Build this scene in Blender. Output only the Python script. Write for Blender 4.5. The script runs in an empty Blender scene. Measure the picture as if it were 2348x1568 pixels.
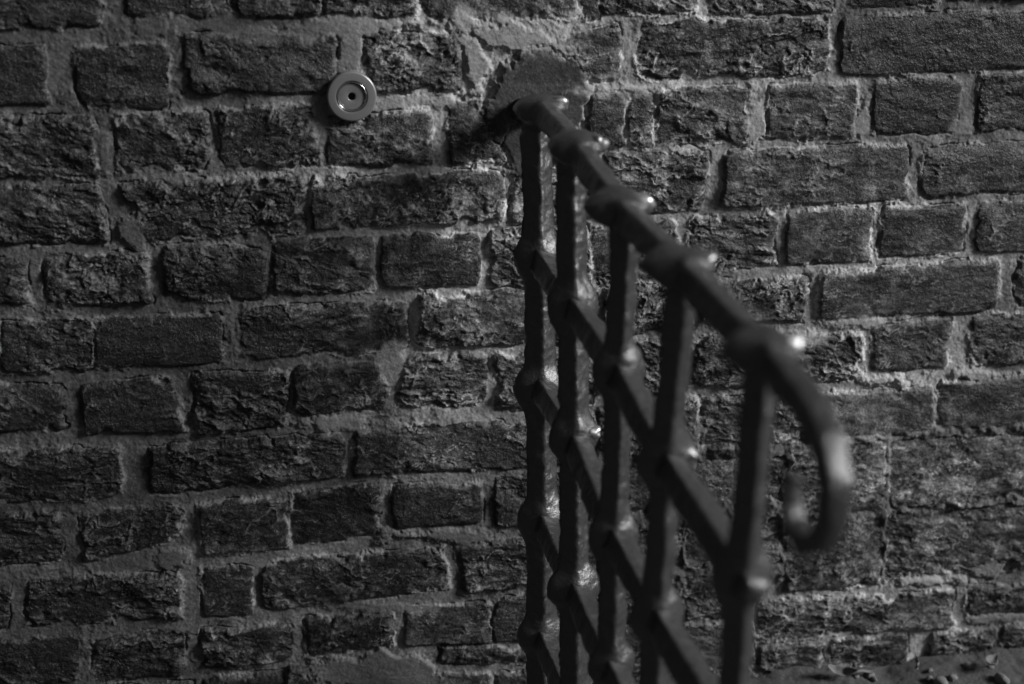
import bpy, math, random
import numpy as np
from mathutils import Vector, Matrix
random.seed(7)
R = math.radians
scene = bpy.context.scene
COL = scene.collection

# ------------------------------------------------------------------ camera
cd = bpy.data.cameras.new('camera')
cam = bpy.data.objects.new('camera', cd); COL.objects.link(cam)
cam.location = (0.0, -1.72, 1.0)
cam.rotation_euler = (R(90 - 17.5), 0, R(-10.3))
cd.lens = 58.0; cd.sensor_width = 36.0
cd.clip_start = 0.02; cd.clip_end = 500
cd.dof.use_dof = True
cd.dof.focus_distance = 1.81
cd.dof.aperture_fstop = 2.9
scene.camera = cam

# ------------------------------------------------------------------ light
SUN = Vector((0.84, -0.36, 0.50)).normalized()      # direction towards the sun
EL = math.asin(SUN.z)
sd = bpy.data.lights.new('sun', 'SUN'); sd.energy = 5.0; sd.angle = R(17); sd.color = (1, 1, 1)
sun = bpy.data.objects.new('sun', sd); COL.objects.link(sun)
sun.rotation_euler = SUN.to_track_quat('Z', 'Y').to_euler()
sun.location = (3, -2, 4)
w = bpy.data.worlds.new('World'); scene.world = w; w.use_nodes = True
nt = w.node_tree; nt.nodes.clear()
sky = nt.nodes.new('ShaderNodeTexSky'); sky.sky_type = 'NISHITA'; sky.sun_disc = False
sky.sun_elevation = EL; sky.sun_rotation = math.atan2(SUN.x, SUN.y)
bw = nt.nodes.new('ShaderNodeRGBToBW')              # the picture is black and white
bg = nt.nodes.new('ShaderNodeBackground'); bg.inputs[1].default_value = 0.05
wo = nt.nodes.new('ShaderNodeOutputWorld')
nt.links.new(sky.outputs[0], bw.inputs[0]); nt.links.new(bw.outputs[0], bg.inputs[0]); nt.links.new(bg.outputs[0], wo.inputs[0])
scene.view_settings.view_transform = 'Standard'; scene.view_settings.look = 'None'
scene.view_settings.exposure = -0.14; scene.view_settings.gamma = 1.0
scene.render.engine = 'CYCLES'

# ------------------------------------------------------------------ helpers
def tag(o, label=None, cat=None, group=None, kind=None):
    for k, v in (('label', label), ('category', cat), ('group', group), ('kind', kind)):
        if v: o[k] = v
    return o

def mesh_np(name, V, F, mat, parent=None, smooth=True, attrs=None):
    """V (n,3) array, F (m,4) quads, attrs {name: (n,) floats}"""
    me = bpy.data.meshes.new(name)
    V = np.asarray(V, np.float32); F = np.asarray(F, np.int32)
    me.vertices.add(len(V)); me.vertices.foreach_set('co', V.ravel())
    me.loops.add(F.size); me.loops.foreach_set('vertex_index', F.ravel())
    me.polygons.add(len(F))
    me.polygons.foreach_set('loop_start', np.arange(0, F.size, F.shape[1], dtype=np.int32))
    me.polygons.foreach_set('loop_total', np.full(len(F), F.shape[1], np.int32))
    me.polygons.foreach_set('use_smooth', np.full(len(F), smooth))
    if attrs:
        for k, a in attrs.items():
            at = me.attributes.new(k, 'FLOAT', 'POINT'); at.data.foreach_set('value', np.asarray(a, np.float32).ravel())
    me.materials.append(mat)
    me.update(calc_edges=True)
    o = bpy.data.objects.new(name, me); COL.objects.link(o)
    if parent: o.parent = parent
    return o

def empty(name, loc=(0, 0, 0)):
    o = bpy.data.objects.new(name, None); COL.objects.link(o); o.location = loc
    o.empty_display_size = 0.05
    return o

# numpy value noise -------------------------------------------------------
def _h(ix, iy, iz, seed):
    h = (ix * 374761393 + iy * 668265263 + iz * 2147483647 + seed * 974634777) & 0xffffffff
    h = ((h ^ (h >> 13)) * 1274126177) & 0xffffffff
    h = ((h ^ (h >> 16)) * 2246822519) & 0xffffffff
    return ((h ^ (h >> 15)) & 0xffff) / 32767.5 - 1.0

def n2(x, y, seed=0):
    xf = np.floor(x); yf = np.floor(y); ix = xf.astype(np.int64); iy = yf.astype(np.int64)
    u = x - xf; v = y - yf; u = u * u * (3 - 2 * u); v = v * v * (3 - 2 * v)
    a = _h(ix, iy, 0, seed); b = _h(ix + 1, iy, 0, seed); c = _h(ix, iy + 1, 0, seed); d = _h(ix + 1, iy + 1, 0, seed)
    return (a * (1 - u) + b * u) * (1 - v) + (c * (1 - u) + d * u) * v

def fbm(x, y, scale, seed=0, octv=4, gain=0.5, rot=0.5):
    s = 0; amp = 1; tot = 0; x = x / scale; y = y / scale
    for k in range(octv):
        s = s + amp * n2(x, y, seed + k * 17); tot += amp; amp *= gain
        x, y = 2.03 * (x * math.cos(rot) - y * math.sin(rot)) + 11.3, 2.03 * (x * math.sin(rot) + y * math.cos(rot)) + 5.7
    return s / tot

def ridged(x, y, scale, seed=0, octv=4, gain=0.55):
    s = 0; amp = 1; tot = 0; x = x / scale; y = y / scale
    for k in range(octv):
        s = s + amp * (1 - 2 * np.abs(n2(x, y, seed + k * 31))); tot += amp; amp *= gain
        x, y = 2.07 * (x * 0.83 - y * 0.56) + 3.1, 2.07 * (x * 0.56 + y * 0.83) + 8.2
    return s / tot

def n3(P, scale, seed=0):
    P = P / scale; F = np.floor(P); I = F.astype(np.int64); f = P - F; f = f * f * (3 - 2 * f)
    r = 0
    for dx in (0, 1):
        for dy in (0, 1):
            for dz in (0, 1):
                wgt = (f[:, 0] if dx else 1 - f[:, 0]) * (f[:, 1] if dy else 1 - f[:, 1]) * (f[:, 2] if dz else 1 - f[:, 2])
                r = r + wgt * _h(I[:, 0] + dx, I[:, 1] + dy, I[:, 2] + dz, seed)
    return r

def sstep(e0, e1, x):
    t = np.clip((x - e0) / (e1 - e0), 0, 1); return t * t * (3 - 2 * t)

# ------------------------------------------------------------------ materials
def new_mat(name):
    m = bpy.data.materials.new(name); m.use_nodes = True; t = m.node_tree; t.nodes.clear()
    o = t.nodes.new('ShaderNodeOutputMaterial'); b = t.nodes.new('ShaderNodeBsdfPrincipled')
    t.links.new(b.outputs[0], o.inputs[0]); return m, t, b

def nd(t, typ, **kw):
    n = t.nodes.new(typ)
    for k, v in kw.items():
        if k.startswith('i_'):
            n.inputs[int(k[2:])].default_value = v
        else: setattr(n, k, v)
    return n

def math_node(t, op, a, b=None, c=None, clamp=False):
    n = t.nodes.new('ShaderNodeMath'); n.operation = op; n.use_clamp = clamp
    for i, v in enumerate((a, b, c)):
        if v is None: continue
        if isinstance(v, (int, float)): n.inputs[i].default_value = v
        else: t.links.new(v, n.inputs[i])
    return n.outputs[0]

def noise(t, scale, detail=4, rough=0.6, vec=None, dist=0.0):
    n = t.nodes.new('ShaderNodeTexNoise'); n.inputs['Scale'].default_value = scale
    n.inputs['Detail'].default_value = detail; n.inputs['Roughness'].default_value = rough; n.inputs['Distortion'].default_value = dist
    if vec is not None: t.links.new(vec, n.inputs['Vector'])
    return n.outputs['Fac']

def masonry_mat():
    m, t, b = new_mat('brick_and_mortar')
    tc = t.nodes.new('ShaderNodeTexCoord'); v = tc.outputs['Object']
    at = nd(t, 'ShaderNodeAttribute', attribute_name='tone'); tone = at.outputs['Fac']
    am = nd(t, 'ShaderNodeAttribute', attribute_name='mortar'); mor = am.outputs['Fac']
    f1 = noise(t, 520, 4, 0.7, v); f2 = noise(t, 210, 5, 0.7, v)
    var = math_node(t, 'MULTIPLY', math_node(t, 'MAXIMUM', math_node(t, 'MULTIPLY_ADD', f1, 1.8, 0.1), 0.3), math_node(t, 'MAXIMUM', math_node(t, 'MULTIPLY_ADD', f2, 3.2, -0.6), 0.3))
    var = math_node(t, 'ADD', math_node(t, 'MULTIPLY', var, math_node(t, 'MULTIPLY_ADD', mor, -0.6, 1.0)), math_node(t, 'MULTIPLY', mor, 0.6))
    c = math_node(t, 'MULTIPLY', tone, var)
    # pale lime specks scattered over the face
    sp = noise(t, 420, 2, 0.5, v); sp = math_node(t, 'MULTIPLY', math_node(t, 'SUBTRACT', sp, 0.62, clamp=True), 3.0, clamp=True)
    c = math_node(t, 'ADD', c, math_node(t, 'MULTIPLY', sp, 0.16))
    cc = nd(t, 'ShaderNodeCombineColor'); [t.links.new(c, cc.inputs[i]) for i in range(3)]
    t.links.new(cc.outputs[0], b.inputs['Base Color'])
    t.links.new(math_node(t, 'MULTIPLY_ADD', mor, 0.3, math_node(t, 'MULTIPLY_ADD', f2, 0.5, 0.20), clamp=True), b.inputs['Roughness'])
    b.inputs['Specular IOR Level'].default_value = 0.4
    hgt = math_node(t, 'ADD', math_node(t, 'MULTIPLY', noise(t, 1300, 2, 0.6, v), 0.16), math_node(t, 'MULTIPLY', noise(t, 330, 4, 0.6, v, 1.2), 1.0))
    bp = nd(t, 'ShaderNodeBump'); t.links.new(math_node(t, 'MULTIPLY_ADD', mor, -0.55, 1.0), bp.inputs['Strength']); bp.inputs['Distance'].default_value = 0.0012
    t.links.new(hgt, bp.inputs['Height']); t.links.new(bp.outputs[0], b.inputs['Normal'])
    return m

def iron_mat(name='black_iron_paint', base=0.030, rough=0.32):
    m, t, b = new_mat(name)
    tc = t.nodes.new('ShaderNodeTexCoord'); v = tc.outputs['Object']
    n1 = noise(t, 70, 5, 0.65, v); n2_ = noise(t, 380, 4, 0.7, v)
    rust = math_node(t, 'MULTIPLY', math_node(t, 'SUBTRACT', n1, 0.55, clamp=True), 4.0, clamp=True)
    c = math_node(t, 'MULTIPLY', math_node(t, 'MULTIPLY_ADD', rust, 0.030, base), math_node(t, 'MULTIPLY_ADD', n2_, 0.9, 0.55))
    cc = nd(t, 'ShaderNodeCombineColor'); [t.links.new(c, cc.inputs[i]) for i in range(3)]
    t.links.new(cc.outputs[0], b.inputs['Base Color'])
    t.links.new(math_node(t, 'ADD', math_node(t, 'MULTIPLY_ADD', rust, 0.22, rough), math_node(t, 'MULTIPLY_ADD', n2_, 0.2, -0.1)), b.inputs['Roughness'])
    b.inputs['Specular IOR Level'].default_value = 1.0
    h = math_node(t, 'ADD', math_node(t, 'MULTIPLY', noise(t, 160, 3, 0.6, v), 1.0), math_node(t, 'MULTIPLY', n2_, 0.5))
    bp = nd(t, 'ShaderNodeBump'); bp.inputs['Strength'].default_value = 0.7; bp.inputs['Distance'].default_value = 0.0016
    t.links.new(h, bp.inputs['Height']); t.links.new(bp.outputs[0], b.inputs['Normal'])
    return m

def metal_mat(name, base, rough, metallic=1.0):
    m, t, b = new_mat(name)
    tc = t.nodes.new('ShaderNodeTexCoord'); v = tc.outputs['Object']
    n1 = noise(t, 260, 5, 0.7, v)
    c = math_node(t, 'MULTIPLY', math_node(t, 'MULTIPLY_ADD', n1, 0.25, 0.88), base)
    cc = nd(t, 'ShaderNodeCombineColor'); [t.links.new(c, cc.inputs[i]) for i in range(3)]
    t.links.new(cc.outputs[0], b.inputs['Base Color'])
    b.inputs['Metallic'].default_value = metallic
    t.links.new(math_node(t, 'MULTIPLY_ADD', n1, 0.16, rough - 0.08), b.inputs['Roughness'])
    return m

def plain_mat(name, base, rough=0.85, scale=120, amp=0.8, bump=0.002):
    m, t, b = new_mat(name)
    tc = t.nodes.new('ShaderNodeTexCoord'); v = tc.outputs['Object']
    n1 = noise(t, scale, 5, 0.7, v)
    c = math_node(t, 'MULTIPLY', math_node(t, 'MULTIPLY_ADD', n1, amp * 2, 1 - amp), base)
    cc = nd(t, 'ShaderNodeCombineColor'); [t.links.new(c, cc.inputs[i]) for i in range(3)]
    t.links.new(cc.outputs[0], b.inputs['Base Color']); b.inputs['Roughness'].default_value = rough
    bp = nd(t, 'ShaderNodeBump'); bp.inputs['Strength'].default_value = 0.8; bp.inputs['Distance'].default_value = bump
    t.links.new(noise(t, scale * 4, 5, 0.7, v), bp.inputs['Height']); t.links.new(bp.outputs[0], b.inputs['Normal'])
    return m

M_WALL = masonry_mat()
M_IRON = iron_mat()
M_DISC = metal_mat('brushed_steel', 0.23, 0.34, 0.35)
M_RING = metal_mat('polished_steel', 0.75, 0.16)
M_GLINT = metal_mat('bright_glint_metal', 0.80, 0.42)  # bright metal for the added glint lumps on the railing
M_GLINT2 = metal_mat('dull_glint_metal', 0.34, 0.46)
M_DARK = plain_mat('dark_hole', 0.01)
M_GROUND = plain_mat('gritty_ground', 0.065, 0.9, 60, 0.55, 0.004)
M_STONE = plain_mat('pale_stone', 0.16, 0.85, 150, 0.4)
M_LEAF = plain_mat('dry_leaf', 0.12, 0.7, 200, 0.4, 0.001)
HAND=[(-0.049, 0.6801), (-0.007, 0.7043), (0.0734, 0.7211), (0.2144, 0.7071), (0.3598, 0.6802), (0.5264, 0.6716), (0.7064, 0.6585)]
SCROLL=[(0.7422, 0.6565), (0.7831, 0.65), (0.8132, 0.6398), (0.8293, 0.6257), (0.8376, 0.6095), (0.8331, 0.5856), (0.8229, 0.5717), (0.8075, 0.5613), (0.7914, 0.5578), (0.78, 0.5602), (0.769, 0.575), (0.7694, 0.5946)]
BALS=[[(0.0583, 0.7009), (0.0737, 0.5633), (0.084, 0.4239), (0.0948, 0.2759), (0.0923, 0.1343), (0.096, 0.0581)], [(0.2004, 0.6804), (0.2122, 0.551), (0.2227, 0.4182), (0.2313, 0.2582), (0.2399, 0.1379)], [(0.3828, 0.667), (0.3718, 0.5366), (0.3669, 0.3759), (0.3675, 0.2412), (0.3669, 0.2083)], [(0.5374, 0.6581), (0.5103, 0.505), (0.4987, 0.3591), (0.4963, 0.28)], [(0.7073, 0.6467), (0.6903, 0.4843), (0.6792, 0.3815)]]
X0=0.3248
DISC=[142.2, 727.9]
# every brick: four corners (x,z) in mm on the wall, roughness, tone, course
BRICKS=[
 [-211.3,861.8,-105.7,862.4,-110.0,803.8,-216.6,804.3,0.5,0.9,0],
 [-78.3,862.0,27.7,862.6,25.1,811.9,-81.7,812.7,0.6,0.9,0],
 [32.0,862.5,115.1,861.3,113.4,811.5,29.5,812.3,0.7,1,0],
 [118.2,861.3,213.2,859.9,212.3,807.8,116.5,810.6,0.8,1,0],
 [217.3,862.0,380.8,861.9,381.5,804.4,216.3,806.8,0.6,1,0],
 [387.3,861.8,407.4,861.5,408.3,804.8,388.1,804.3,0.5,1,0],
 [409.3,861.5,510.0,862.4,511.9,807.3,410.2,805.7,0.9,0.8,0],
 [523.8,862.2,661.5,864.8,665.2,804.4,526.1,801.5,0.8,0.9,0],
 [682.2,864.5,781.8,865.5,786.3,811.4,685.9,808.6,0.6,0.8,0],
 [796.9,865.3,909.0,866.2,914.4,814.8,801.4,813.0,0.5,0.9,0],
 [-218.4,784.6,-162.9,785.1,-165.0,728.2,-223.6,728.2,0.4,0.9,1],
 [-132.2,781.3,-45.6,784.5,-46.1,720.7,-135.0,722.9,0.3,0.9,1],
 [-26.8,795.1,128.4,793.0,127.3,731.5,-27.7,734.0,0.6,1.05,1],
 [159.8,791.5,260.0,787.9,256.7,728.8,156.4,730.7,1,1.1,1],
 [320.3,773.9,428.4,794.8,430.6,736.1,310.9,736.5,0.7,0.95,1],
 [450.3,796.6,663.3,796.0,663.9,736.6,449.8,739.3,0.9,1,1],
 [678.7,796.6,902.9,800.3,909.2,738.9,680.1,734.2,0.3,0.85,1],
 [-225.0,713.6,-120.7,711.8,-119.2,649.8,-230.6,653.1,0.8,0.95,2],
 [-99.0,712.0,-3.2,714.9,-10.9,656.4,-100.3,656.9,1,1,2],
 [6.2,716.9,103.3,716.3,103.8,654.1,4.0,658.1,0.9,0.9,2],
 [115.1,704.5,224.0,708.5,226.9,652.9,111.6,653.8,0.6,1.05,2],
 [241.7,716.3,304.3,715.4,304.2,651.6,247.5,651.7,0.8,0.9,2],
 [394.9,720.3,436.7,721.0,437.9,664.1,396.6,666.4,0.4,1.1,2],
 [442.5,721.3,464.7,721.1,466.3,662.1,443.7,663.4,0.5,1.1,2],
 [473.4,723.2,574.8,723.2,575.6,662.3,473.0,664.8,0.7,1.05,2],
 [598.1,724.5,697.4,724.2,699.3,665.5,599.9,667.3,0.4,1,2],
 [719.6,726.0,820.8,725.7,819.6,667.5,720.6,668.2,0.25,0.9,2],
 [844.9,728.9,912.8,730.1,919.2,667.7,844.3,666.7,0.4,0.9,2],
 [-231.7,640.9,-121.2,640.3,-115.6,583.6,-236.6,587.1,0.9,0.9,3],
 [-100.4,643.1,90.1,642.4,88.8,584.0,-77.9,581.4,1,1.05,3],
 [99.6,639.3,304.2,641.1,306.1,589.1,96.8,586.5,0.7,1.05,3],
 [315.7,639.7,413.3,650.5,414.4,587.5,313.8,583.0,1,1,3],
 [417.6,655.2,532.0,656.0,527.5,588.7,418.8,588.3,0.8,1.1,3],
 [553.4,654.8,765.0,653.0,769.7,591.9,549.0,592.3,0.35,1,3],
 [785.1,648.8,920.6,654.7,926.6,595.9,785.4,593.3,0.35,1,3],
 [-238.5,566.8,-200.1,567.8,-199.7,520.7,-242.7,521.0,0.6,0.7,4],
 [-180.7,569.7,-79.5,571.6,-76.9,515.3,-182.5,515.1,1,1.15,4],
 [-61.5,572.7,45.5,570.7,43.9,513.0,-59.6,516.3,0.8,0.7,4],
 [55.5,577.8,161.6,574.6,161.0,515.8,52.9,518.3,0.6,1,4],
 [171.5,576.1,276.3,572.9,276.9,515.9,171.1,519.7,0.5,0.95,4],
 [290.2,576.2,398.4,577.4,400.3,511.8,290.9,510.3,1,1,4],
 [404.3,576.2,498.3,578.1,498.4,512.0,405.3,511.6,0.9,1,4],
 [512.3,580.4,614.2,582.7,616.3,521.6,514.2,521.4,0.9,1.15,4],
 [628.6,581.1,726.5,582.5,727.5,523.0,628.6,523.0,0.4,1.1,4],
 [740.2,581.0,840.2,582.0,841.8,528.0,741.0,526.5,0.2,1.05,4],
 [857.1,583.3,927.9,583.5,933.8,526.4,857.0,525.7,0.4,0.95,4],
 [-230.1,500.4,-138.5,496.5,-140.6,444.1,-234.9,446.9,0.7,1,5],
 [-135.3,497.7,-5.3,498.0,-7.2,445.1,-137.4,444.0,0.3,1.25,5],
 [15.7,503.7,194.9,499.8,196.8,445.8,19.3,445.5,0.6,0.95,5],
 [208.5,507.5,409.4,504.3,410.3,445.3,208.4,446.6,0.8,1.1,5],
 [417.3,504.9,519.9,503.4,521.7,451.5,418.3,451.1,1,1,5],
 [525.9,505.6,657.6,504.2,656.2,455.6,527.8,453.3,0.9,1.1,5],
 [671.8,510.2,885.0,515.1,891.9,453.6,669.9,454.9,0.3,0.95,5],
 [907.7,515.6,940.4,515.6,946.2,459.3,913.2,459.9,0.4,1,5],
 [-251.1,430.3,-172.2,426.4,-173.3,378.0,-255.8,379.5,0.5,1,6],
 [-153.7,426.8,-59.5,428.4,-48.2,368.6,-155.1,372.7,0.5,1.05,6],
 [-37.2,431.0,62.2,427.0,60.7,367.4,-35.5,361.6,0.9,0.95,6],
 [70.4,433.6,170.5,433.7,171.1,376.6,69.2,378.1,0.6,1.05,6],
 [196.1,438.2,284.7,435.1,282.5,378.7,181.4,380.0,1,1.05,6],
 [294.6,435.6,405.4,437.4,407.5,370.8,295.4,368.5,0.8,1.1,6],
 [411.4,442.2,511.8,442.2,513.8,378.8,412.4,379.9,1,1.05,6],
 [517.9,441.9,622.9,441.3,626.1,378.2,520.0,380.5,1,1.05,6],
 [630.0,435.1,725.1,435.1,728.7,381.6,633.0,378.9,1,1.05,6],
 [739.5,441.7,834.7,448.2,835.5,387.6,741.0,390.0,0.5,1.05,6],
 [862.0,446.7,947.4,448.5,953.7,387.6,862.9,387.6,0.5,0.95,6],
 [-257.9,356.8,-122.6,352.4,-120.0,296.0,-263.2,298.6,0.7,0.95,7],
 [-89.0,349.0,121.0,351.0,121.4,301.0,-91.4,296.9,0.8,1,7],
 [134.7,354.2,406.7,352.9,408.6,297.3,133.1,299.1,0.7,1.15,7],
 [412.6,366.2,529.8,366.1,532.0,303.7,413.6,305.6,0.9,1.05,7],
 [536.1,364.7,661.4,363.2,664.6,305.5,538.2,305.5,0.8,1.05,7],
 [667.7,363.9,817.8,363.2,822.3,309.1,669.7,311.7,0.5,1.15,7],
 [827.3,368.0,955.7,368.9,962.0,307.5,827.4,313.2,0.4,1.05,7],
 [-264.5,284.4,-187.9,281.6,-190.4,226.7,-269.8,227.0,0.8,1,8],
 [-165.9,278.8,-57.2,279.8,-62.4,240.4,-169.5,218.6,0.8,1,8],
 [-38.3,278.4,58.5,278.3,56.1,220.1,-38.7,220.4,0.5,1.05,8],
 [65.0,285.2,160.2,288.1,159.7,226.7,63.5,222.7,0.6,1,8],
 [176.4,284.3,277.5,281.6,278.2,233.0,175.3,234.7,0.4,1.2,8],
 [293.1,285.3,407.7,286.6,408.6,228.8,293.0,226.9,0.8,1.1,8],
 [413.9,286.2,522.1,287.1,523.9,232.0,414.8,230.5,1,1.1,8],
 [528.4,287.7,638.7,289.7,641.7,231.9,530.3,231.5,1,1.15,8],
 [644.7,298.1,762.5,299.9,768.7,214.3,649.3,210.0,1,1.1,8],
 [769.1,300.5,963.3,295.1,971.9,212.6,775.3,214.9,1,1.05,8],
 [-272.3,200.5,-250.2,200.2,-254.7,148.5,-277.1,147.9,0.9,1,9],
 [-228.7,201.5,-66.7,200.3,-68.1,143.3,-232.2,149.7,0.8,0.95,9],
 [-38.7,202.2,15.3,198.8,13.5,140.2,-42.0,142.5,0.5,1.35,9],
 [28.1,202.5,237.5,205.2,236.9,153.5,26.4,143.4,0.6,1.1,9],
 [250.7,207.4,408.9,206.7,410.8,150.7,255.2,145.2,0.9,1.2,9],
 [415.2,207.3,514.1,207.2,515.7,156.5,416.0,155.9,0.9,1.05,9],
 [520.4,210.0,634.7,210.0,637.6,153.0,522.2,155.9,1,1.05,9],
 [642.2,201.5,763.9,204.5,770.4,112.8,646.9,110.7,1,1.1,9],
 [770.4,206.2,972.8,204.4,981.3,123.0,776.4,122.8,1,1,9],
 [-278.5,132.5,-181.3,126.6,-184.5,72.1,-283.6,77.7,0.6,0.85,10],
 [-161.8,126.9,-65.3,125.5,-68.6,69.5,-165.7,73.6,0.8,0.95,10],
 [-44.1,123.0,55.1,120.4,55.2,75.2,-44.7,77.2,0.8,0.95,10],
 [73.3,129.3,171.0,127.6,170.0,84.5,71.4,80.4,0.8,1,10],
 [188.8,131.0,285.9,127.9,288.8,78.9,184.8,84.2,0.6,1.05,10],
 [291.6,134.1,410.0,138.4,410.9,80.1,291.5,79.8,0.5,1.1,10],
 [416.2,145.7,516.1,146.2,517.9,88.7,417.1,89.9,0.8,1,10],
 [522.6,144.5,608.1,142.9,610.7,84.9,524.5,84.6,0.8,1,10],
 [616.7,98.3,866.1,95.0,870.1,48.1,618.9,51.3,0.8,0.9,10],
 [882.0,97.2,984.1,95.4,988.2,56.6,885.2,59.9,0.7,0.95,10],
 [-284.3,70.1,-175.7,61.8,-180.1,3.5,-289.9,9.7,0.6,0.8,11],
 [-169.8,64.0,-59.4,58.5,-62.7,2.4,-173.9,8.5,0.7,0.85,11],
 [-49.4,62.0,44.7,62.2,42.3,2.7,-52.5,7.0,0.7,0.85,11],
 [48.5,68.0,94.0,65.8,92.1,9.0,46.0,8.1,0.6,0.7,11],
 [227.7,75.6,411.0,68.5,411.4,47.6,227.5,57.4,0.7,1,11],
 [417.2,80.6,518.2,78.2,520.1,20.7,418.2,23.6,0.7,1,11],
 [524.8,75.3,611.3,73.1,614.0,15.0,526.7,17.6,0.7,0.95,11],
 [619.4,41.8,702.1,38.7,704.4,0.2,621.1,5.4,0.7,0.9,11],
 [710.4,41.5,811.0,39.2,814.2,-2.1,713.0,-0.7,0.7,1,11],
 [839.5,41.4,925.3,40.6,929.5,-3.6,843.0,-1.3,0.8,1,11],
 [934.3,38.6,995.9,39.0,1001.1,-10.5,939.0,-10.6,0.8,1,11],
 [160.5,46.8,289.7,38.0,289.6,-17.3,159.2,-9.5,0.7,0.75,12],
 [296.0,40.3,411.5,36.0,412.4,-24.2,295.9,-18.0,0.7,0.75,12],
 [418.3,16.6,520.3,12.3,522.0,-41.6,419.1,-36.8,0.7,0.8,12],
 [528.6,11.5,619.9,6.1,622.4,-46.0,530.3,-42.4,0.7,0.8,12],
]
# mortar smears: centre, radii, turn, height, tone
PATCHES=[
 [178.1,800.0,170.1,11.6,2,-1,0.36],
 [320.3,781.2,65.7,13.7,-14,0,0.27],
 [276.4,755.8,15.9,38.6,0,-1,0.33],
 [109.2,691.8,7.8,51.0,0,-1.5,0.26],
 [142.7,777.1,17.2,31.5,0,-0.5,0.3],
 [-92.3,592.8,20.4,24.3,10,-1.5,0.24],
 [-113.4,681.0,8.2,23.6,0,-1,0.25],
 [343.1,711.0,56.3,58.5,0,1.6,0.03],
 [321.4,661.4,16.2,31.5,0,1.5,0.036],
 [224.6,221.0,63.2,9.3,-3,-1,0.36],
 [109.9,365.2,72.5,8.8,-4,-1,0.4],
 [137.5,139.0,106.3,9.4,-7,-1.5,0.3],
 [151.4,51.7,87.3,24.0,-6,-1,0.19],
 [179.1,430.7,19.3,22.3,0,-2,0.38],
 [-73.1,220.6,29.5,15.9,-25,-1.5,0.24],
 [821.3,112.5,48.8,8.9,-4,1,0.42],
 [900.6,120.4,52.3,8.9,-10,1,0.38],
 [927.2,51.3,56.2,6.7,-2,0,0.25],
 [751.6,377.0,29.9,8.7,-5,1,0.42],
 [868.9,376.4,44.5,7.2,-4,0,0.38],
 [444.3,726.4,48.5,5.7,0,0,0.42],
 [236.1,717.9,28.0,9.3,10,-2,0.3],
 [9.3,802.2,30.7,7.9,0,-2,0.28],
 [57.8,805.6,53.1,7.1,0,-2,0.27],
 [-55.6,803.5,21.5,17.4,20,-1.5,0.25],
 [259.9,217.6,25.4,10.9,-10,-1,0.35],
 [585.3,690.9,9.9,33.8,5,-1,0.42],
 [711.4,690.9,10.2,31.8,0,-2,0.38],
 [829.4,668.6,18.4,9.9,0,-1,0.36],
 [714.5,449.3,64.3,7.3,-3,0,0.36],
 [646.9,433.1,47.7,6.3,-6,0,0.4],
]
# ------------------------------------------------------------------ the wall
# bricks beyond the traced ones, so that the wall goes on past the frame
def extend_bricks(B):
    rows = {}
    for b in B: rows.setdefault(b[-1], []).append(b)
    rnd = random.Random(3); ext = []
    XL, XR = -900.0, 1700.0
    def q(x0, x1, zt, zb, c):
        j = lambda: rnd.uniform(-2, 2)
        ext.append([x0 + j(), zt + j(), x1 + j(), zt + j(), x1 + j(), zb + j(), x0 + j(), zb + j(), rnd.uniform(.4, .9), rnd.uniform(.85, 1.1), c])
    def run(x0, x1, zt, zb, c, sgn):
        x = x0; k = c % 2
        while (x < x1 if sgn > 0 else x > x1):
            L = rnd.uniform(205, 222) if k % 2 else rnd.uniform(98, 110)
            if sgn > 0: q(x, x + L, zt, zb, c); x += L + rnd.uniform(9, 14)
            else: q(x - L, x, zt, zb, c); x -= L + rnd.uniform(9, 14)
            k += 1 if c % 2 else 0
    for c, L in rows.items():
        if c >= 12: continue
        f = min(L, key=lambda b: b[0]); l = max(L, key=lambda b: b[2])
        run(f[0] - 11, XL, f[1], f[7], c, -1)
        run(l[2] + 11, XR, l[3], l[5], c, 1)
    for k in range(6):
        run(XL, XR, 942 + k * 76, 878 + k * 76, 20 + k, 1)
    run(XL, 150, 0, -64, 31, 1); run(640, XR, -12, -76, 31, 1)
    return B + ext

STEP = 0.85
def axis(c0, c1, lo, hi):
    core = np.arange(c0, c1, STEP)
    left = []; d = STEP; x = c0
    while x > lo: d = min(d * 1.12, 7); x -= d; left.append(x)
    right = []; d = STEP; x = core[-1]
    while x < hi: d = min(d * 1.12, 7); x += d; right.append(x)
    return np.concatenate([np.array(left[::-1]), core, np.array(right)])
ax = axis(-290, 1010, -880, 1680); az = axis(-30, 905, -110, 1330)
X, Z = np.meshgrid(ax, az)
wx = 3.2 * fbm(X, Z, 34, 1, 3) + 2.4 * fbm(X, Z, 9, 2, 4, .6); wz = 3.2 * fbm(X, Z, 34, 5, 3) + 2.4 * fbm(X, Z, 9, 6, 4, .6)
# worn area low on the right, where bricks and joints have weathered together
eros = sstep(0, 70, X - 395 + 25 * fbm(X, Z, 60, 77)) * sstep(360, 300, Z + 20 * fbm(X, Z, 70, 78)) * sstep(112, 140, Z) * sstep(1100, 1000, X)
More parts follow.
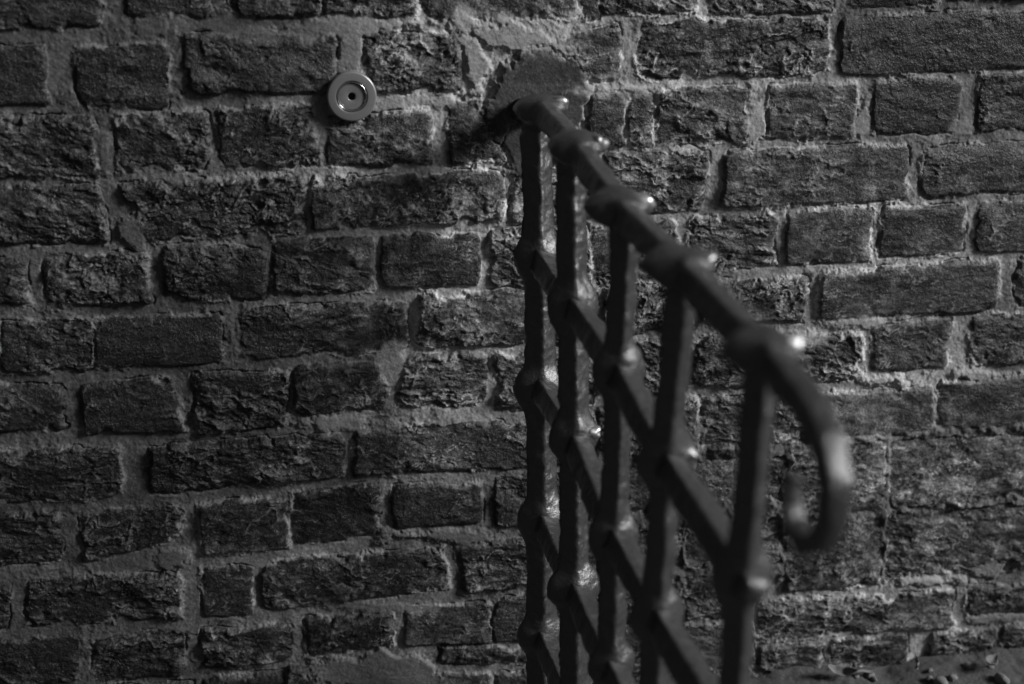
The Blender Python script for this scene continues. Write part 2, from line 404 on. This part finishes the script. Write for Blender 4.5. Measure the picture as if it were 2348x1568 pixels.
# mortar bed
mh = -4.1 + 3.6 * fbm(X, Z, 60, 11, 4) + 1.3 * ridged(X, Z, 13, 12, 4) * sstep(-.3, .4, fbm(X, Z, 55, 18, 2)) + 0.55 * fbm(X, Z, 3.2, 13, 3)
mh += 7.0 * eros * (0.8 + fbm(X, Z, 18, 14, 3))
mtone = 0.32 * (1 + 0.55 * fbm(X, Z, 90, 15, 3) + 0.45 * fbm(X, Z, 12, 16, 4) + .25 * fbm(X, Z, 2.6, 19, 2))
LIME = fbm(X, Z, 30, 21, 4, .6)
mtone = mtone * (1 - 0.75 * eros) + eros * .03
Hh = mh.copy(); tone = mtone.copy(); mort = np.ones_like(X)
covered = np.full_like(X, -1e3)
for bi, b in enumerate(extend_bricks(BRICKS)):
    P = np.array(b[:8]).reshape(4, 2); rough, tn, crs = b[8], b[9], b[10]
    i0, i1 = np.searchsorted(ax, [P[:, 0].min() - 12, P[:, 0].max() + 12]); j0, j1 = np.searchsorted(az, [P[:, 1].min() - 12, P[:, 1].max() + 12])
    if i1 - i0 < 2 or j1 - j0 < 2: continue
    sl = (slice(j0, j1), slice(i0, i1)); x = X[sl] ; z = Z[sl]; e = eros[sl]
    wfac = 0.55 + 0.75 * rough
    xw = x + wx[sl] * wfac; zw = z + wz[sl] * wfac
    cen = P.mean(0); rs = random.Random(bi * 13 + 5)
    ds = []
    for k in range(4):
        p = P[k]; r_ = P[(k + 1) % 4]; t_ = r_ - p; nn = np.array([t_[1], -t_[0]]); nn = nn / (np.linalg.norm(nn) + 1e-9)
        if (cen - p) @ nn > 0: nn = -nn
        ds.append((xw - p[0]) * nn[0] + (zw - p[1]) * nn[1])
    K = 0.22 + 0.30 * rs.random()                    # corner rounding (1/mm)
    mx = np.maximum.reduce(ds)
    d = mx + np.log(sum(np.exp(np.clip(K * (q_ - mx) , -30, 0)) for q_ in ds)) / K
    d = d - 2.0
    # chipped corners and edges
    chip = fbm(x, z, 22, 300 + bi, 3); d = d + np.clip(chip - 0.16, 0, 1) * 20 * (.15 + .85 * rough)
    so = 900 + bi * 7
    # face relief
    an = rs.uniform(-0.4, 0.4); xr = x * math.cos(an) - z * math.sin(an); zr = x * math.sin(an) + z * math.cos(an)
    st = 1.3 + rs.random() * 1.8                     # bedding: relief drawn out along the brick
    big = fbm(xr / st, zr, 34, so, 3)
    loc = sstep(-0.30, 0.28, fbm(x, z, 42, so + 20, 3) + (rough - .55) * .9)       # where the skin has spalled
    wq = 5 * fbm(x, z, 14, so + 21, 3)
    flake = fbm((xr + wq) / st, zr + wq, 26, so + 1, 4) * 2.4
    fl = np.floor(flake); fr = flake - fl; terr = fl + sstep(0.72, 0.98, fr)
    ridge = ridged((xr + wq) / st, zr, 24, so + 2, 5, .6)
    fine = fbm(x / (1 + .25 * st), z, 8, so + 3, 6, 0.72, 1.1)
    grain = fbm(x, z, 2.1, so + 4, 2)
    pit = np.clip(fbm(x, z, 8, so + 5, 3) - 0.36, 0, 1) * sstep(-.1, .35, fbm(x, z, 40, so + 6, 2))
    face = rs.uniform(-1.2, 1.4) + (x - cen[0]) * rs.uniform(-.014, .014) + (z - cen[1]) * rs.uniform(-.03, .03)
    rl = rough * loc
    lw = fbm((x + 2 * wq) / 1.5, z + wq, 17, so + 28, 4, .55); lines = np.exp(-(lw / (0.022 + .03 * (grain > .2))) ** 2) * sstep(.0, .3, fbm(x, z, 26, so + 29, 3)) 
    cn = np.abs(fbm((xr + 2.2 * wq) / 1.8, zr + 2.2 * wq, 19, so + 31, 4, .52)); crease = np.clip(1 - cn / .42, 0, 1) ** 2.6
    cmask = (.30 + .70 * loc) * sstep(-.55, .15, fbm(x, z, 34, so + 32, 3))
    rel = crease * 2.1 * cmask * (.45 + .65 * rough) * (1 - .5 * e) + big * (1.2 + 3.0 * rough) + terr * 1.3 * rl + ridge * (0.2 + 1.5 * rl) + fine * (0.8 + 1.1 * rl) + fbm(xr / st, zr, 18, so + 23, 4, .55) * (1.4 + 2.2 * rl) + lines * (.3 + .6 * rough) + grain * (0.04 + 0.16 * rl) - pit * 5 * (0.3 + rl)
    ck = np.abs(fbm(xr, zr, 38, so + 8, 4)); rel = rel - np.clip(1 - ck / 0.018, 0, 1) * 1.2 * rough * sstep(.25, .4, fbm(x, z, 30, so + 9, 2))
    rel = rel * (1 - 0.45 * e) + e * (0.8 * ridged(x / 1.8, z, 18, so + 10, 3) + 2.2 * fbm(x, z, 26, so + 19, 4, .6))
    ew = 1.5 + 2.5 * rs.random() + 1.5 * rough
    d = d + (fine * 1.2 + grain * .5)
    prof = sstep(1.2, -ew, d)
    ptone = sstep(1.0, -0.8, d)
    round_ = -1.8 * np.exp(d / 5.0) * (d < 0)
    bh = face + rel + round_
    hh = mh[sl] * (1 - prof) + bh * prof
    # narrow shrinkage gap between brick and mortar, broken up by noise
    gap = np.exp(-((d - 1.0) / 1.1) ** 2) * np.clip(fbm(x, z, 34, so + 11, 3) * 2.6 + 0.1, 0, 1) * 2.6 * (1 - 0.7 * e)
    # lime lapped over the arris in places
    lm = sstep(0.02, 0.30, fbm(x, z, 30, so + 12, 4, .62)); band = np.exp(-((d - 0.6 + 1.5 * grain) / 2.2) ** 2)
    lap = band * lm * (1 - .95 * e)
    hh = hh - gap * (1 - lm) + lap * 1.8
    smear = sstep(-12, -1, d) * sstep(0.10, 0.40, fbm(x, z, 22, so + 15, 4, .6)) * (0.2 + 0.8 * rs.random())
    own = prof > 0.004
    bt = 0.030 * tn * rs.uniform(.60, 1.5) * np.exp(1.3 * fbm(x, z, 36, so + 13, 4) + 1.3 * fine + .15 * grain + 0.15 * np.clip(terr, -1, 1))
    # pale bloom on the worn high spots
    speck = np.clip(fbm(x / 1.5, z, 4.2, so + 16, 3, .7) - 0.16, 0, 1) * 2.2
    bloom = np.clip(ridge * 0.7 + fine * 1.2 + 0.9 * fbm(x, z, 40, so + 14, 3) - 0.55, 0, 1) * (0.15 + 0.85 * rl) + speck * (0.14 + .30 * rl) * sstep(-.2, .4, fbm(x, z, 28, so + 17, 3))
    vein = sstep(.60, .95, ridge + .25 * fine) * (.25 + .75 * rl) * sstep(-.25, .35, fbm(x, z, 30, so + 18, 3))
    scr = np.clip(ridged(xr / 5, zr, 5, so + 24, 2) - .72, 0, 1) * 3 * sstep(.0, .4, fbm(x, z, 24, so + 25, 3))
    pale = sstep(.02, .45, fbm(x, z, 20, so + 26, 5, .68)) * rs.random() ** 1.5
    bt = bt + lines * .42 * (.4 + .6 * rough) * rs.uniform(.3, 1) + (crease * cmask) ** 2 * .26 * (.5 + .8 * rough) * (1 - .5 * e) + vein * 0.16 + bloom * 0.34 + scr * .12 + pale * .11 * (1 + 1.5 * fine) * (1 + .4 * e)
    bt = bt + e * sstep(.10, .45, fbm(X[sl] / 1.5, Z[sl], 24, 227, 5, .62)) * .13
    bt = bt * (1 - 0.6 * smear) + 0.6 * smear * mtone[sl]
    m_ = 1 - ptone
    tn_ = bt * ptone + mtone[sl] * m_
    tn_ = tn_ * (1 - .85 * lap) + .85 * lap * 0.60
    wm = sstep(2.6, 1.0, d) if False else own
    far_ = d < 6; near = far_ & (d > 1.2)
    Hh[sl] = np.where(own, hh, Hh[sl] + np.where(far_, lap * 1.8 - gap * (1 - lm), 0)); tone[sl] = np.where(own, tn_, np.where(near, tone[sl] * (1 - .85 * lap) + .85 * lap * .6, tone[sl])); mort[sl] = np.where(own, np.minimum(mort[sl], np.maximum(m_, smear * .6)), mort[sl])
# hand-laid mortar smears
for pi, (cx, cz, rx, rz, rot, h, tn) in enumerate(PATCHES):
    i0, i1 = np.searchsorted(ax, [cx - max(rx, rz) * 1.6, cx + max(rx, rz) * 1.6]); j0, j1 = np.searchsorted(az, [cz - max(rx, rz) * 1.6, cz + max(rx, rz) * 1.6])
    sl = (slice(j0, j1), slice(i0, i1)); x = X[sl] - cx; z = Z[sl] - cz
    ca, sa = math.cos(R(-rot)), math.sin(R(-rot)); u = (x * ca - z * sa); v = (x * sa + z * ca)
    k = min(rx, rz); d = (np.sqrt((u / rx) ** 2 + (v / rz) ** 2 + 1e-9) ** 0.8 - 1) * k
    d = d + fbm(X[sl], Z[sl], 26, 40 + pi, 5, 0.6) * (11 if h > 1 else min(1.1 * k, 15)) + 1.8 * fbm(X[sl], Z[sl], 6, 60 + pi, 4)
    a_ = sstep(2.0, -5.5, d); dark = h >= 1
    hp = h + 0.9 * fbm(X[sl], Z[sl], 30, 80 + pi, 3) + 0.35 * fbm(X[sl] , Z[sl] * 2, 7, 90 + pi, 3) + 0.18 * fbm(X[sl], Z[sl], 2.3, 95 + pi, 2)
    hp = np.maximum(hp, Hh[sl] * 0.25 + hp * 0.75) if h < 2 else hp
    Hh[sl] = Hh[sl] * (1 - a_) + hp * a_ - (np.exp(-((d - .8) / 1.0) ** 2) * 1.2 * (fbm(X[sl], Z[sl], 20, 120 + pi, 2) > -.1) if dark else 0)
    tp = tn * 1.0 * (1 + 0.20 * fbm(X[sl], Z[sl], 25, 140 + pi, 4) + .12 * fbm(X[sl], Z[sl], 5, 150 + pi, 3))
    tone[sl] = tone[sl] * (1 - a_ * .93) + tp * a_ * .93; mort[sl] = np.maximum(mort[sl], a_)
# seat of the metal disc: mortar dressed level around it
dd = np.hypot(X - DISC[0], Z - DISC[1]); a_ = sstep(30, 23, dd); Hh = np.minimum(Hh, 1.0 + 9 * (1 - a_))
Hh += 0.16 * mort * fbm(X, Z, 2.0, 200, 2)
vignette_soot = sstep(-.5, .7, fbm(X, Z, 260, 210, 3) + sstep(90, -330, X) * 1.1 + sstep(260, -40, Z) * .25 + sstep(600, 900, Z) * sstep(330, -220, X) * .9)  # light falloff painted into the tone, left, top left and bottom, over sooty blotches
tone = np.clip(tone * (1 - .76 * vignette_soot), 0.014, 0.6)
nz, nx = X.shape
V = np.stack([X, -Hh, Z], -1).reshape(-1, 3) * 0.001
idx = np.arange(nz * nx).reshape(nz, nx)
F = np.stack([idx[:-1, :-1], idx[:-1, 1:], idx[1:, 1:], idx[1:, :-1]], -1).reshape(-1, 4)
# returns and back, 0.33 m behind the face
ring = np.concatenate([idx[0, :], idx[1:, -1], idx[-1, -2::-1], idx[-2:0:-1, 0]])
back = V[ring].copy(); back[:, 1] = 0.33; nb = len(V); nr = len(ring)
ri = np.arange(nr); rn = (ri + 1) % nr
F2 = np.stack([ring[rn], ring[ri], nb + ri, nb + rn], -1)
c4 = np.array([[ax[0], 330, az[0]], [ax[-1], 330, az[0]], [ax[-1], 330, az[-1]], [ax[0], 330, az[-1]]]) * .001
Vall = np.concatenate([V, back, c4]); kb = nb + nr
F3 = np.array([[kb, kb + 3, kb + 2, kb + 1]])
pad = lambda a, v: np.concatenate([a.ravel(), np.full(nr + 4, v)])
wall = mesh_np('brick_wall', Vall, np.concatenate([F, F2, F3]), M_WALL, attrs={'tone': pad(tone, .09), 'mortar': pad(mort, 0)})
tag(wall, 'old weathered brick wall with rough dark bricks and pale uneven mortar joints', 'wall')

# ------------------------------------------------------------------ the railing
A_ = R(2.5)
SIDE = Vector((math.cos(A_), math.sin(A_), 0)); OUT = Vector((math.sin(A_), -math.cos(A_), 0))
def pt(d, z): return np.array([X0 + OUT.x * d, OUT.y * d, z])

def catmull(P, step):
    P = [np.array(p, float) for p in P]; P = [2 * P[0] - P[1]] + P + [2 * P[-1] - P[-2]]; out = []
    for i in range(1, len(P) - 2):
        p0, p1, p2, p3 = P[i - 1:i + 3]; n = max(2, int(np.linalg.norm(p2 - p1) / step))
        for k in range(n):
            t = k / n
            out.append(0.5 * ((2 * p1) + (-p0 + p2) * t + (2 * p0 - 5 * p1 + 4 * p2 - p3) * t * t + (-p0 + 3 * p1 - 3 * p2 + p3) * t ** 3))
    out.append(P[-2]); return np.array(out)

def linear(P, step):
    out = []; P = [np.array(p, float) for p in P]
    for a, b in zip(P, P[1:]):
        n = max(2, int(np.linalg.norm(b - a) / step))
        for k in range(n): out.append(a + (b - a) * k / n)
    out.append(P[-1]); out = np.array(out)
    for _ in range(4):
        o2 = out.copy(); o2[1:-1] = (out[:-2] + 2 * out[1:-1] + out[2:]) / 4; out = o2
    return out

def sweep(name, path, wa, wb, p, parent, seed=0, ns=28, hammer=0.0007, twist=None):
    """sweeps a rounded diamond section along a path; wa: half width across, wb: half width in the railing's plane"""
    n = len(path); T = np.gradient(path, axis=0); T /= np.linalg.norm(T, axis=1)[:, None] + 1e-12
    S = np.array(SIDE)[None, :].repeat(n, 0); U = np.cross(T, S); U /= np.linalg.norm(U, axis=1)[:, None]
    th = np.linspace(0, 2 * np.pi, ns, endpoint=False); V = []
    for i in range(n):
        pw = p[i] if hasattr(p, '__len__') else p
        c, s_ = np.cos(th), np.sin(th); r = (np.abs(c) ** pw + np.abs(s_) ** pw) ** (-1 / pw)
        a, b = r * c * wa[i], r * s_ * wb[i]
        if twist is not None:
            ct, s2 = math.cos(twist[i]), math.sin(twist[i]); a, b = a * ct - b * s2, a * s2 + b * ct
        V.append(path[i] + a[:, None] * S[i] + b[:, None] * U[i])
    V = np.array(V); cen = path[:, None, :]; Vf = V.reshape(-1, 3)
    nn = (V - cen); nn = (nn / (np.linalg.norm(nn, axis=2)[..., None] + 1e-9)).reshape(-1, 3)
    dsp = n3(Vf, 0.014, seed) * hammer + n3(Vf, 0.005, seed + 3) * hammer * 0.5 + n3(Vf, 0.0022, seed + 4) * hammer * 0.28
    Vf = Vf + nn * dsp[:, None]
    Vf = np.concatenate([Vf, path[:1], path[-1:]]); m = n * ns
    F = []
    I = np.arange(m).reshape(n, ns); J = np.roll(I, -1, 1)
    F = np.stack([I[:-1], J[:-1], J[1:], I[1:]], -1).reshape(-1, 4)
    caps = np.array([[m, J[0, k], I[0, k], m] for k in range(ns)] + [[m + 1, I[-1, k], J[-1, k], m + 1] for k in range(ns)])
    me_f = [tuple(f) for f in F] + [tuple(f[:3]) for f in caps]
    me = bpy.data.meshes.new(name); me.from_pydata([tuple(v) for v in Vf], [], me_f); me.polygons.foreach_set('use_smooth', [True] * len(me_f))
    me.materials.append(M_IRON); me.update(); o = bpy.data.objects.new(name, me); COL.objects.link(o); o.parent = parent
    return o

def bumps(path, eyes, base, amp, sig, seed=0, smooth=8):
    """half width along a path: base plus a swelling at each eye (a list of points)"""
    w_ = np.full(len(path), base)
    for k, e in enumerate(eyes):
        s2 = sig * (0.92 + 0.16 * ((k * 7 + int(seed) * 3) % 5) / 4); am = amp * (0.88 + 0.24 * ((k * 3 + int(seed) * 5) % 4) / 3)
        d = np.linalg.norm(path - e[None, :], axis=1); w_ = np.maximum(w_, base + am * np.sqrt(np.maximum(0, 1 - (d / s2) ** 2)))
    for _ in range(smooth): w_[1:-1] = (w_[:-2] + 2 * w_[1:-1] + w_[2:]) / 4
    return w_

rail_root = empty('iron_railing', (X0, 0, 0))
tag(rail_root, 'black wrought iron railing with pierced bars and a scrolled end, fixed to the brick wall', 'railing')
inv = Matrix.Translation((-X0, 0, 0))
parts = []
hand = [pt(*q) for q in HAND]
# handrail with eyes where the balusters pass, ending in a flattened scroll
hp = linear(hand, 0.002); sp = catmull([hand[-2], hand[-1]] + [pt(*q) for q in SCROLL], 0.002)
k0 = int(np.argmin(np.linalg.norm(sp - hand[-1], axis=1)))
path = np.concatenate([hp[:-1], sp[k0:]])
for _ in range(3): path[1:-1] = (path[:-2] + 2 * path[1:-1] + path[2:]) / 4
eyes = hand[2:7]
L = np.linalg.norm(path - hand[-1], axis=1); ii = np.arange(len(path)); kk = len(hp)
tt = np.clip((ii - kk) / (len(path) - kk), 0, 1)
wa = bumps(path, eyes, 0.0145, 0.0135, 0.023, 1, 3); wb = bumps(path, eyes, 0.0145, 0.0, 0.022)
wa = wa * (1 - 0.45 * tt); wb = wb * (1 - 0.5 * tt)
wa[-4:] *= np.array([.95, .85, .7, .4])
pw = np.where(ii < kk, 1.08, 1.08 + .12 * np.clip(tt * 4, 0, 1))
for e in eyes: pw = np.maximum(pw, 1.08 + 0.75 * np.exp(-(np.linalg.norm(path - e, axis=1) / 0.022) ** 4))
tw = np.where(ii < kk, R(25), R(25) + R(17) * np.clip(tt * 4, 0, 1))
for e in eyes: tw = tw * (1 - np.exp(-(np.linalg.norm(path - e, axis=1) / 0.022) ** 4))
parts.append(sweep('handrail', path, wa, wb, pw, rail_root, 11, hammer=0.0014, twist=tw))
knots = [[pt(*q) for q in b] for b in BALS]
half = [0.0168, 0.0155, 0.0135, 0.0135, 0.0128]
eye_idx = [[1, 2, 3, 4], [1, 2, 3], [1, 2, 3], [1, 2], [1]]
# remaining eyes below the frame follow the same spacing; every baluster runs down to the ground
levels = []
for i, ks in enumerate(knots):
    es = [ks[j] for j in eye_idx[i] if j < len(ks)]
    dz = 0.135
    while len(es) < 4 and es[-1][2] - dz > 0.07:
        e = es[-1].copy(); e[2] -= dz
        e[:2] += (ks[-1][:2] - ks[-2][:2]) / max(ks[-2][2] - ks[-1][2], .03) * dz * .6; es.append(e)
    levels.append(es)
    top = ks[0].copy(); hp_i = hand[2 + i]; top = hp_i + np.array([0, 0, -0.004])
    foot = es[-1] + (es[-1] - es[0]) / (es[0][2] - es[-1][2] + 1e-6) * (es[-1][2] + 0.03)
    foot[2] = -0.03
    path = linear([foot] + es[::-1] + [ks[0], top], 0.002)
    hw = half[i]
    wa = bumps(path, es, hw, 0.0115, 0.0215, i, 14); wb = bumps(path, es, hw * .92, 0.0030, 0.022, i, 14)
    pw = np.full(len(path), 1.07)
    for e in es: pw = np.maximum(pw, 1.07 + 0.35 * np.exp(-(np.linalg.norm(path - e, axis=1) / 0.018) ** 2))
    parts.append(sweep('baluster', path, wa, wb, pw, rail_root, 30 + i, hammer=0.0016))
# rails threaded through the eyes
for lv in range(4):
    P = [levels[i][lv] for i in range(5) if lv < len(levels[i])]
    first = P[0] + (P[0] - P[1]) * 0.16; last = P[-1] + (P[-1] - P[-2]) * 0.14
    path = linear([first] + P + [last], 0.002)
    n = len(path); wv = np.full(n, 0.0146) * (1 + 0.05 * np.sin(np.arange(n) * .05 + lv)); wv[:3] *= [.6, .8, .95]; wv[-3:] *= [.95, .8, .6]
    parts.append(sweep('rail', path, wv, wv, np.full(n, 1.1), rail_root, 60 + lv, hammer=0.0014, twist=np.full(n, R(25))))
# bright metal lumps added on the eyes' outer swell to make the glints
def glint_lump(c, r, seed, mat_):
    import bmesh
    bm = bmesh.new(); bmesh.ops.create_icosphere(bm, subdivisions=3, radius=1)
    P = np.array([v.co[:] for v in bm.verts]); k_ = 1 + .30 * n3(P, .7, seed) + .14 * n3(P, .3, seed)
    for v, k in zip(bm.verts, k_): v.co = Vector((c[0] + v.co.x * r * k, c[1] + v.co.y * r * k, c[2] + v.co.z * r * .8 * k))
    me = bpy.data.meshes.new('glint_lump'); bm.to_mesh(me); bm.free(); me.materials.append(mat_)
    for f in me.polygons: f.use_smooth = True
    o = bpy.data.objects.new('glint_lump', me); COL.objects.link(o); o.parent = rail_root; return o
SV, OV = np.array(SIDE), np.array(OUT)
for k, e in enumerate(eyes): parts.append(glint_lump(e + SV * (.0175 + .001 * (k % 3)) + OV * .005 + np.array([0, 0, .0035]), .0118 - .0022 * (k == 4), 900 + k * 7, M_GLINT if k == 2 else M_GLINT2))
for (i, k) in ((1, 1), (3, 0)): parts.append(glint_lump(levels[i][k] + SV * (half[i] + .003) + OV * .006 + np.array([0, 0, .006]), .0075, 920 + i, M_GLINT if i == 1 else M_GLINT2))
for o in parts: o.data.transform(inv)
bpy.context.view_layer.update()

# ------------------------------------------------------------------ the disc
disc_root = empty('metal_disc', (DISC[0] * .001, -0.001, DISC[1] * .001))
tag(disc_root, 'small round steel disc with an inner ring and a centre hole fixed in the mortar', 'disc')
def lathe(name, prof, mat, parent, n=96):
    """prof: (radius, distance out of the wall) in mm"""
    V = []; th = np.linspace(0, 2 * np.pi, n, endpoint=False)
    for r, y in prof: V.append(np.stack([r * np.cos(th), np.full(n, -y), r * np.sin(th)], -1))
    V = np.concatenate(V) * .001; m = len(prof); I = np.arange(m * n).reshape(m, n); J = np.roll(I, -1, 1)
    F = np.stack([I[:-1], I[1:], J[1:], J[:-1]], -1).reshape(-1, 4)
    o = mesh_np(name, V, F[:, ::-1], mat, parent); return o
lathe('flange', [(24.0, -4), (26.0, -3), (26.0, 5.2), (25.8, 6.6), (25.2, 7.4), (24.4, 7.8), (24.2, 7.85), (17.2, 7.9), (17.0, 7.9), (16.6, 7.7), (16.3, 7.0), (16.2, 5.5), (16.2, 3.0)], M_DISC, disc_root)
lathe('ring', [(16.0, 3), (15.9, 6.4), (15.6, 7.6), (15.1, 8.1), (14.6, 7.7), (14.2, 6.6), (14.1, 4.0)], M_RING, disc_root)
cap = lathe('cap', [(13.9, 3), (13.8, 5.6), (13.4, 6.1), (13.0, 6.2), (4.6, 6.25), (4.2, 6.1), (4.0, 5.6), (4.0, 0.5)], M_DISC, disc_root)
lathe('hole', [(4.0, 0.6), (2.4, 0.5), (0.01, 0.4)], M_DARK, disc_root)
# ------------------------------------------------------------------ the ground
gx = np.concatenate([np.linspace(-6, -1.0, 40, endpoint=False), np.linspace(-1.0, 0.3, 60, endpoint=False), np.linspace(0.3, 1.5, 400, endpoint=False), np.linspace(1.5, 7, 40)])
gy = np.concatenate([np.linspace(-7, -1.2, 40, endpoint=False), np.linspace(-1.2, -0.5, 60, endpoint=False), np.linspace(-0.5, 0.05, 200)])
GX, GY = np.meshgrid(gx, gy)
def ground_h(x, y):
    u, v = x * 1000, y * 1000
    return (6 * fbm(u, v, 160, 501, 3) + 3.2 * fbm(u, v, 28, 502, 4) + 1.8 * ridged(u, v, 9, 503, 3)) * .001 + 0.012 * sstep(-.14, .02, y) * (0.7 + .6 * fbm(u, v, 60, 504, 2))
GZ = ground_h(GX, GY) - 0.004
I = np.arange(GX.size).reshape(GX.shape)
F = np.stack([I[:-1, :-1], I[:-1, 1:], I[1:, 1:], I[1:, :-1]], -1).reshape(-1, 4)
g = mesh_np('ground', np.stack([GX, GY, GZ], -1).reshape(-1, 3), F, M_GROUND); g['kind'] = 'structure'
gh = lambda x, y: float(ground_h(np.array([x]), np.array([y]))[0]) - 0.004

# fallen mortar crumbs and pebbles, each one a lump of its own
def pebble(name, x, y, s, seed, flat=0.7):
    import bmesh
    bm = bmesh.new(); bmesh.ops.create_icosphere(bm, subdivisions=3, radius=1)
    P = np.array([v.co[:] for v in bm.verts]); r = 1 + 0.28 * n3(P * 1.0, 0.9, seed) + 0.12 * n3(P, 0.35, seed + 1)
    rs = random.Random(seed); sx, sy = rs.uniform(.8, 1.5), rs.uniform(.7, 1.1)
    for v, k in zip(bm.verts, r): v.co = Vector((v.co.x * k * sx * s, v.co.y * k * sy * s, v.co.z * k * s * flat))
    me = bpy.data.meshes.new(name); bm.to_mesh(me); bm.free(); me.materials.append(M_STONE)
    for f in me.polygons: f.use_smooth = True
    o = bpy.data.objects.new(name, me); COL.objects.link(o); o.location = (x, y, gh(x, y) + s * flat * .55); o.rotation_euler.z = rs.uniform(0, 6)
    return o
rs = random.Random(21)
ORD = ['leftmost', 'second', 'third', 'fourth', 'fifth', 'sixth', 'seventh', 'eighth', 'ninth', 'tenth', 'eleventh', 'twelfth', 'thirteenth', 'fourteenth', 'fifteenth', 'rightmost']
xs = sorted(rs.uniform(0.69, 0.965) for _ in range(16)); szs = [rs.choice([.0035, .0045, .006]) for _ in xs]; szs[9] = .0105; szs[14] = .009
for k, (x, s) in enumerate(zip(xs, szs)):
    y = -0.022 - rs.uniform(0, 0.055); o = pebble('pebble', x, y, s, 700 + k)
    sz = 'tiny' if s < .004 else 'small' if s < .005 else 'rounded' if s < .008 else 'large'
    wh = (ORD[k] + ' crumb') if k in (0, 15) else (ORD[k] + ' crumb from the left')
    tag(o, '%s pale mortar crumb on the ground at the wall foot, %s' % (sz, wh), 'pebble', 'crumbs on the ground along the wall foot')
# curled dry leaves and husks against the wall
def leaf(x, y, L, W, curl, rz, rx, label, seed):
    nu, nv = 22, 9; V = []
    for i in range(nu):
        u = i / (nu - 1); wd = W * math.sin(math.pi * min(1, u * 1.04 + .02)) ** .8 * (1 - .25 * u)
        for j in range(nv):
            v = j / (nv - 1) * 2 - 1
            V.append((L * (u - .5), wd * v * .5, curl * L * ((u - .5) ** 2) * 1.6 + abs(v) ** 1.5 * wd * .35 + .0015 * math.sin(u * 17 + seed) * (1 - u)))
    V = np.array(V); I = np.arange(nu * nv).reshape(nu, nv)
    F = np.stack([I[:-1, :-1], I[:-1, 1:], I[1:, 1:], I[1:, :-1]], -1).reshape(-1, 4)
    o = mesh_np('dry_leaf', V, F, M_LEAF); md = o.modifiers.new('thick', 'SOLIDIFY'); md.thickness = .0007
    o.location = (x, y, gh(x, y) + .008); o.rotation_euler = (rx, 0, rz)
    tag(o, label, 'leaf'); return o


# ------------------------------------------------------------------ unseen dark walls added to block stray light
M_BLOCKER = plain_mat('dark_blocker', 0.022, 0.9, 30, 0.4, 0.004)
def rough_block(name, x0, x1, y0, y1, z0, z1, seed, label, cat):
    def face(o, u, v, nu, nv):
        A, B = np.meshgrid(np.linspace(0, 1, nu), np.linspace(0, 1, nv)); P = o + A[..., None] * u + B[..., None] * v
        I = np.arange(nu * nv).reshape(nv, nu)
        return P.reshape(-1, 3), np.stack([I[:-1, :-1], I[:-1, 1:], I[1:, 1:], I[1:, :-1]], -1).reshape(-1, 4)
    a = np.array; dx, dy, dz = x1 - x0, y1 - y0, z1 - z0; n = lambda l: max(2, int(l / .02))
    fs = [face(a([x0, y0, z0]), a([dx, 0, 0]), a([0, 0, dz]), n(dx), n(dz)), face(a([x1, y1, z0]), a([-dx, 0, 0]), a([0, 0, dz]), n(dx), n(dz)),
          face(a([x1, y0, z0]), a([0, dy, 0]), a([0, 0, dz]), n(dy), n(dz)), face(a([x0, y1, z0]), a([0, -dy, 0]), a([0, 0, dz]), n(dy), n(dz)),
          face(a([x0, y0, z1]), a([dx, 0, 0]), a([0, dy, 0]), n(dx), n(dy))]
    V = []; F = []; k = 0
    for p, f in fs: V.append(p); F.append(f + k); k += len(p)
    V = np.concatenate(V); c = a([(x0 + x1) / 2, (y0 + y1) / 2, 0])
    V = V + np.stack([n3(V, .09, seed), n3(V, .09, seed + 1), n3(V, .09, seed + 2)], -1) * .006
    return tag(mesh_np(name, V, np.concatenate(F), M_BLOCKER), label, cat)
rough_block('left_blocker', -0.85, -0.55, -3.28, -0.03, -0.03, 3.0, 801, 'added dark wall out of view on the left, blocking sky light', 'wall')
rough_block('rear_blocker', -0.85, 2.3, -3.6, -3.3, -0.03, 3.4, 821, 'added tall dark wall out of view behind the camera, blocking sky light', 'wall')
leaf(.716, -.030, .040, .016, .9, R(-20), R(35), 'curled pale dry leaf lying against the wall foot nearest the railing', 1)
leaf(.752, -.028, .060, .006, .5, R(4), R(10), 'long thin curled husk lying along the wall foot beside the curled leaf', 2)
leaf(.818, -.020, .045, .007, .3, R(70), R(-60), 'narrow pale leaf sliver leaning up against the bottom brick course', 3)
leaf(.905, -.035, .034, .018, .8, R(40), R(20), 'broad crumpled dry leaf on the ground at the right edge', 4)
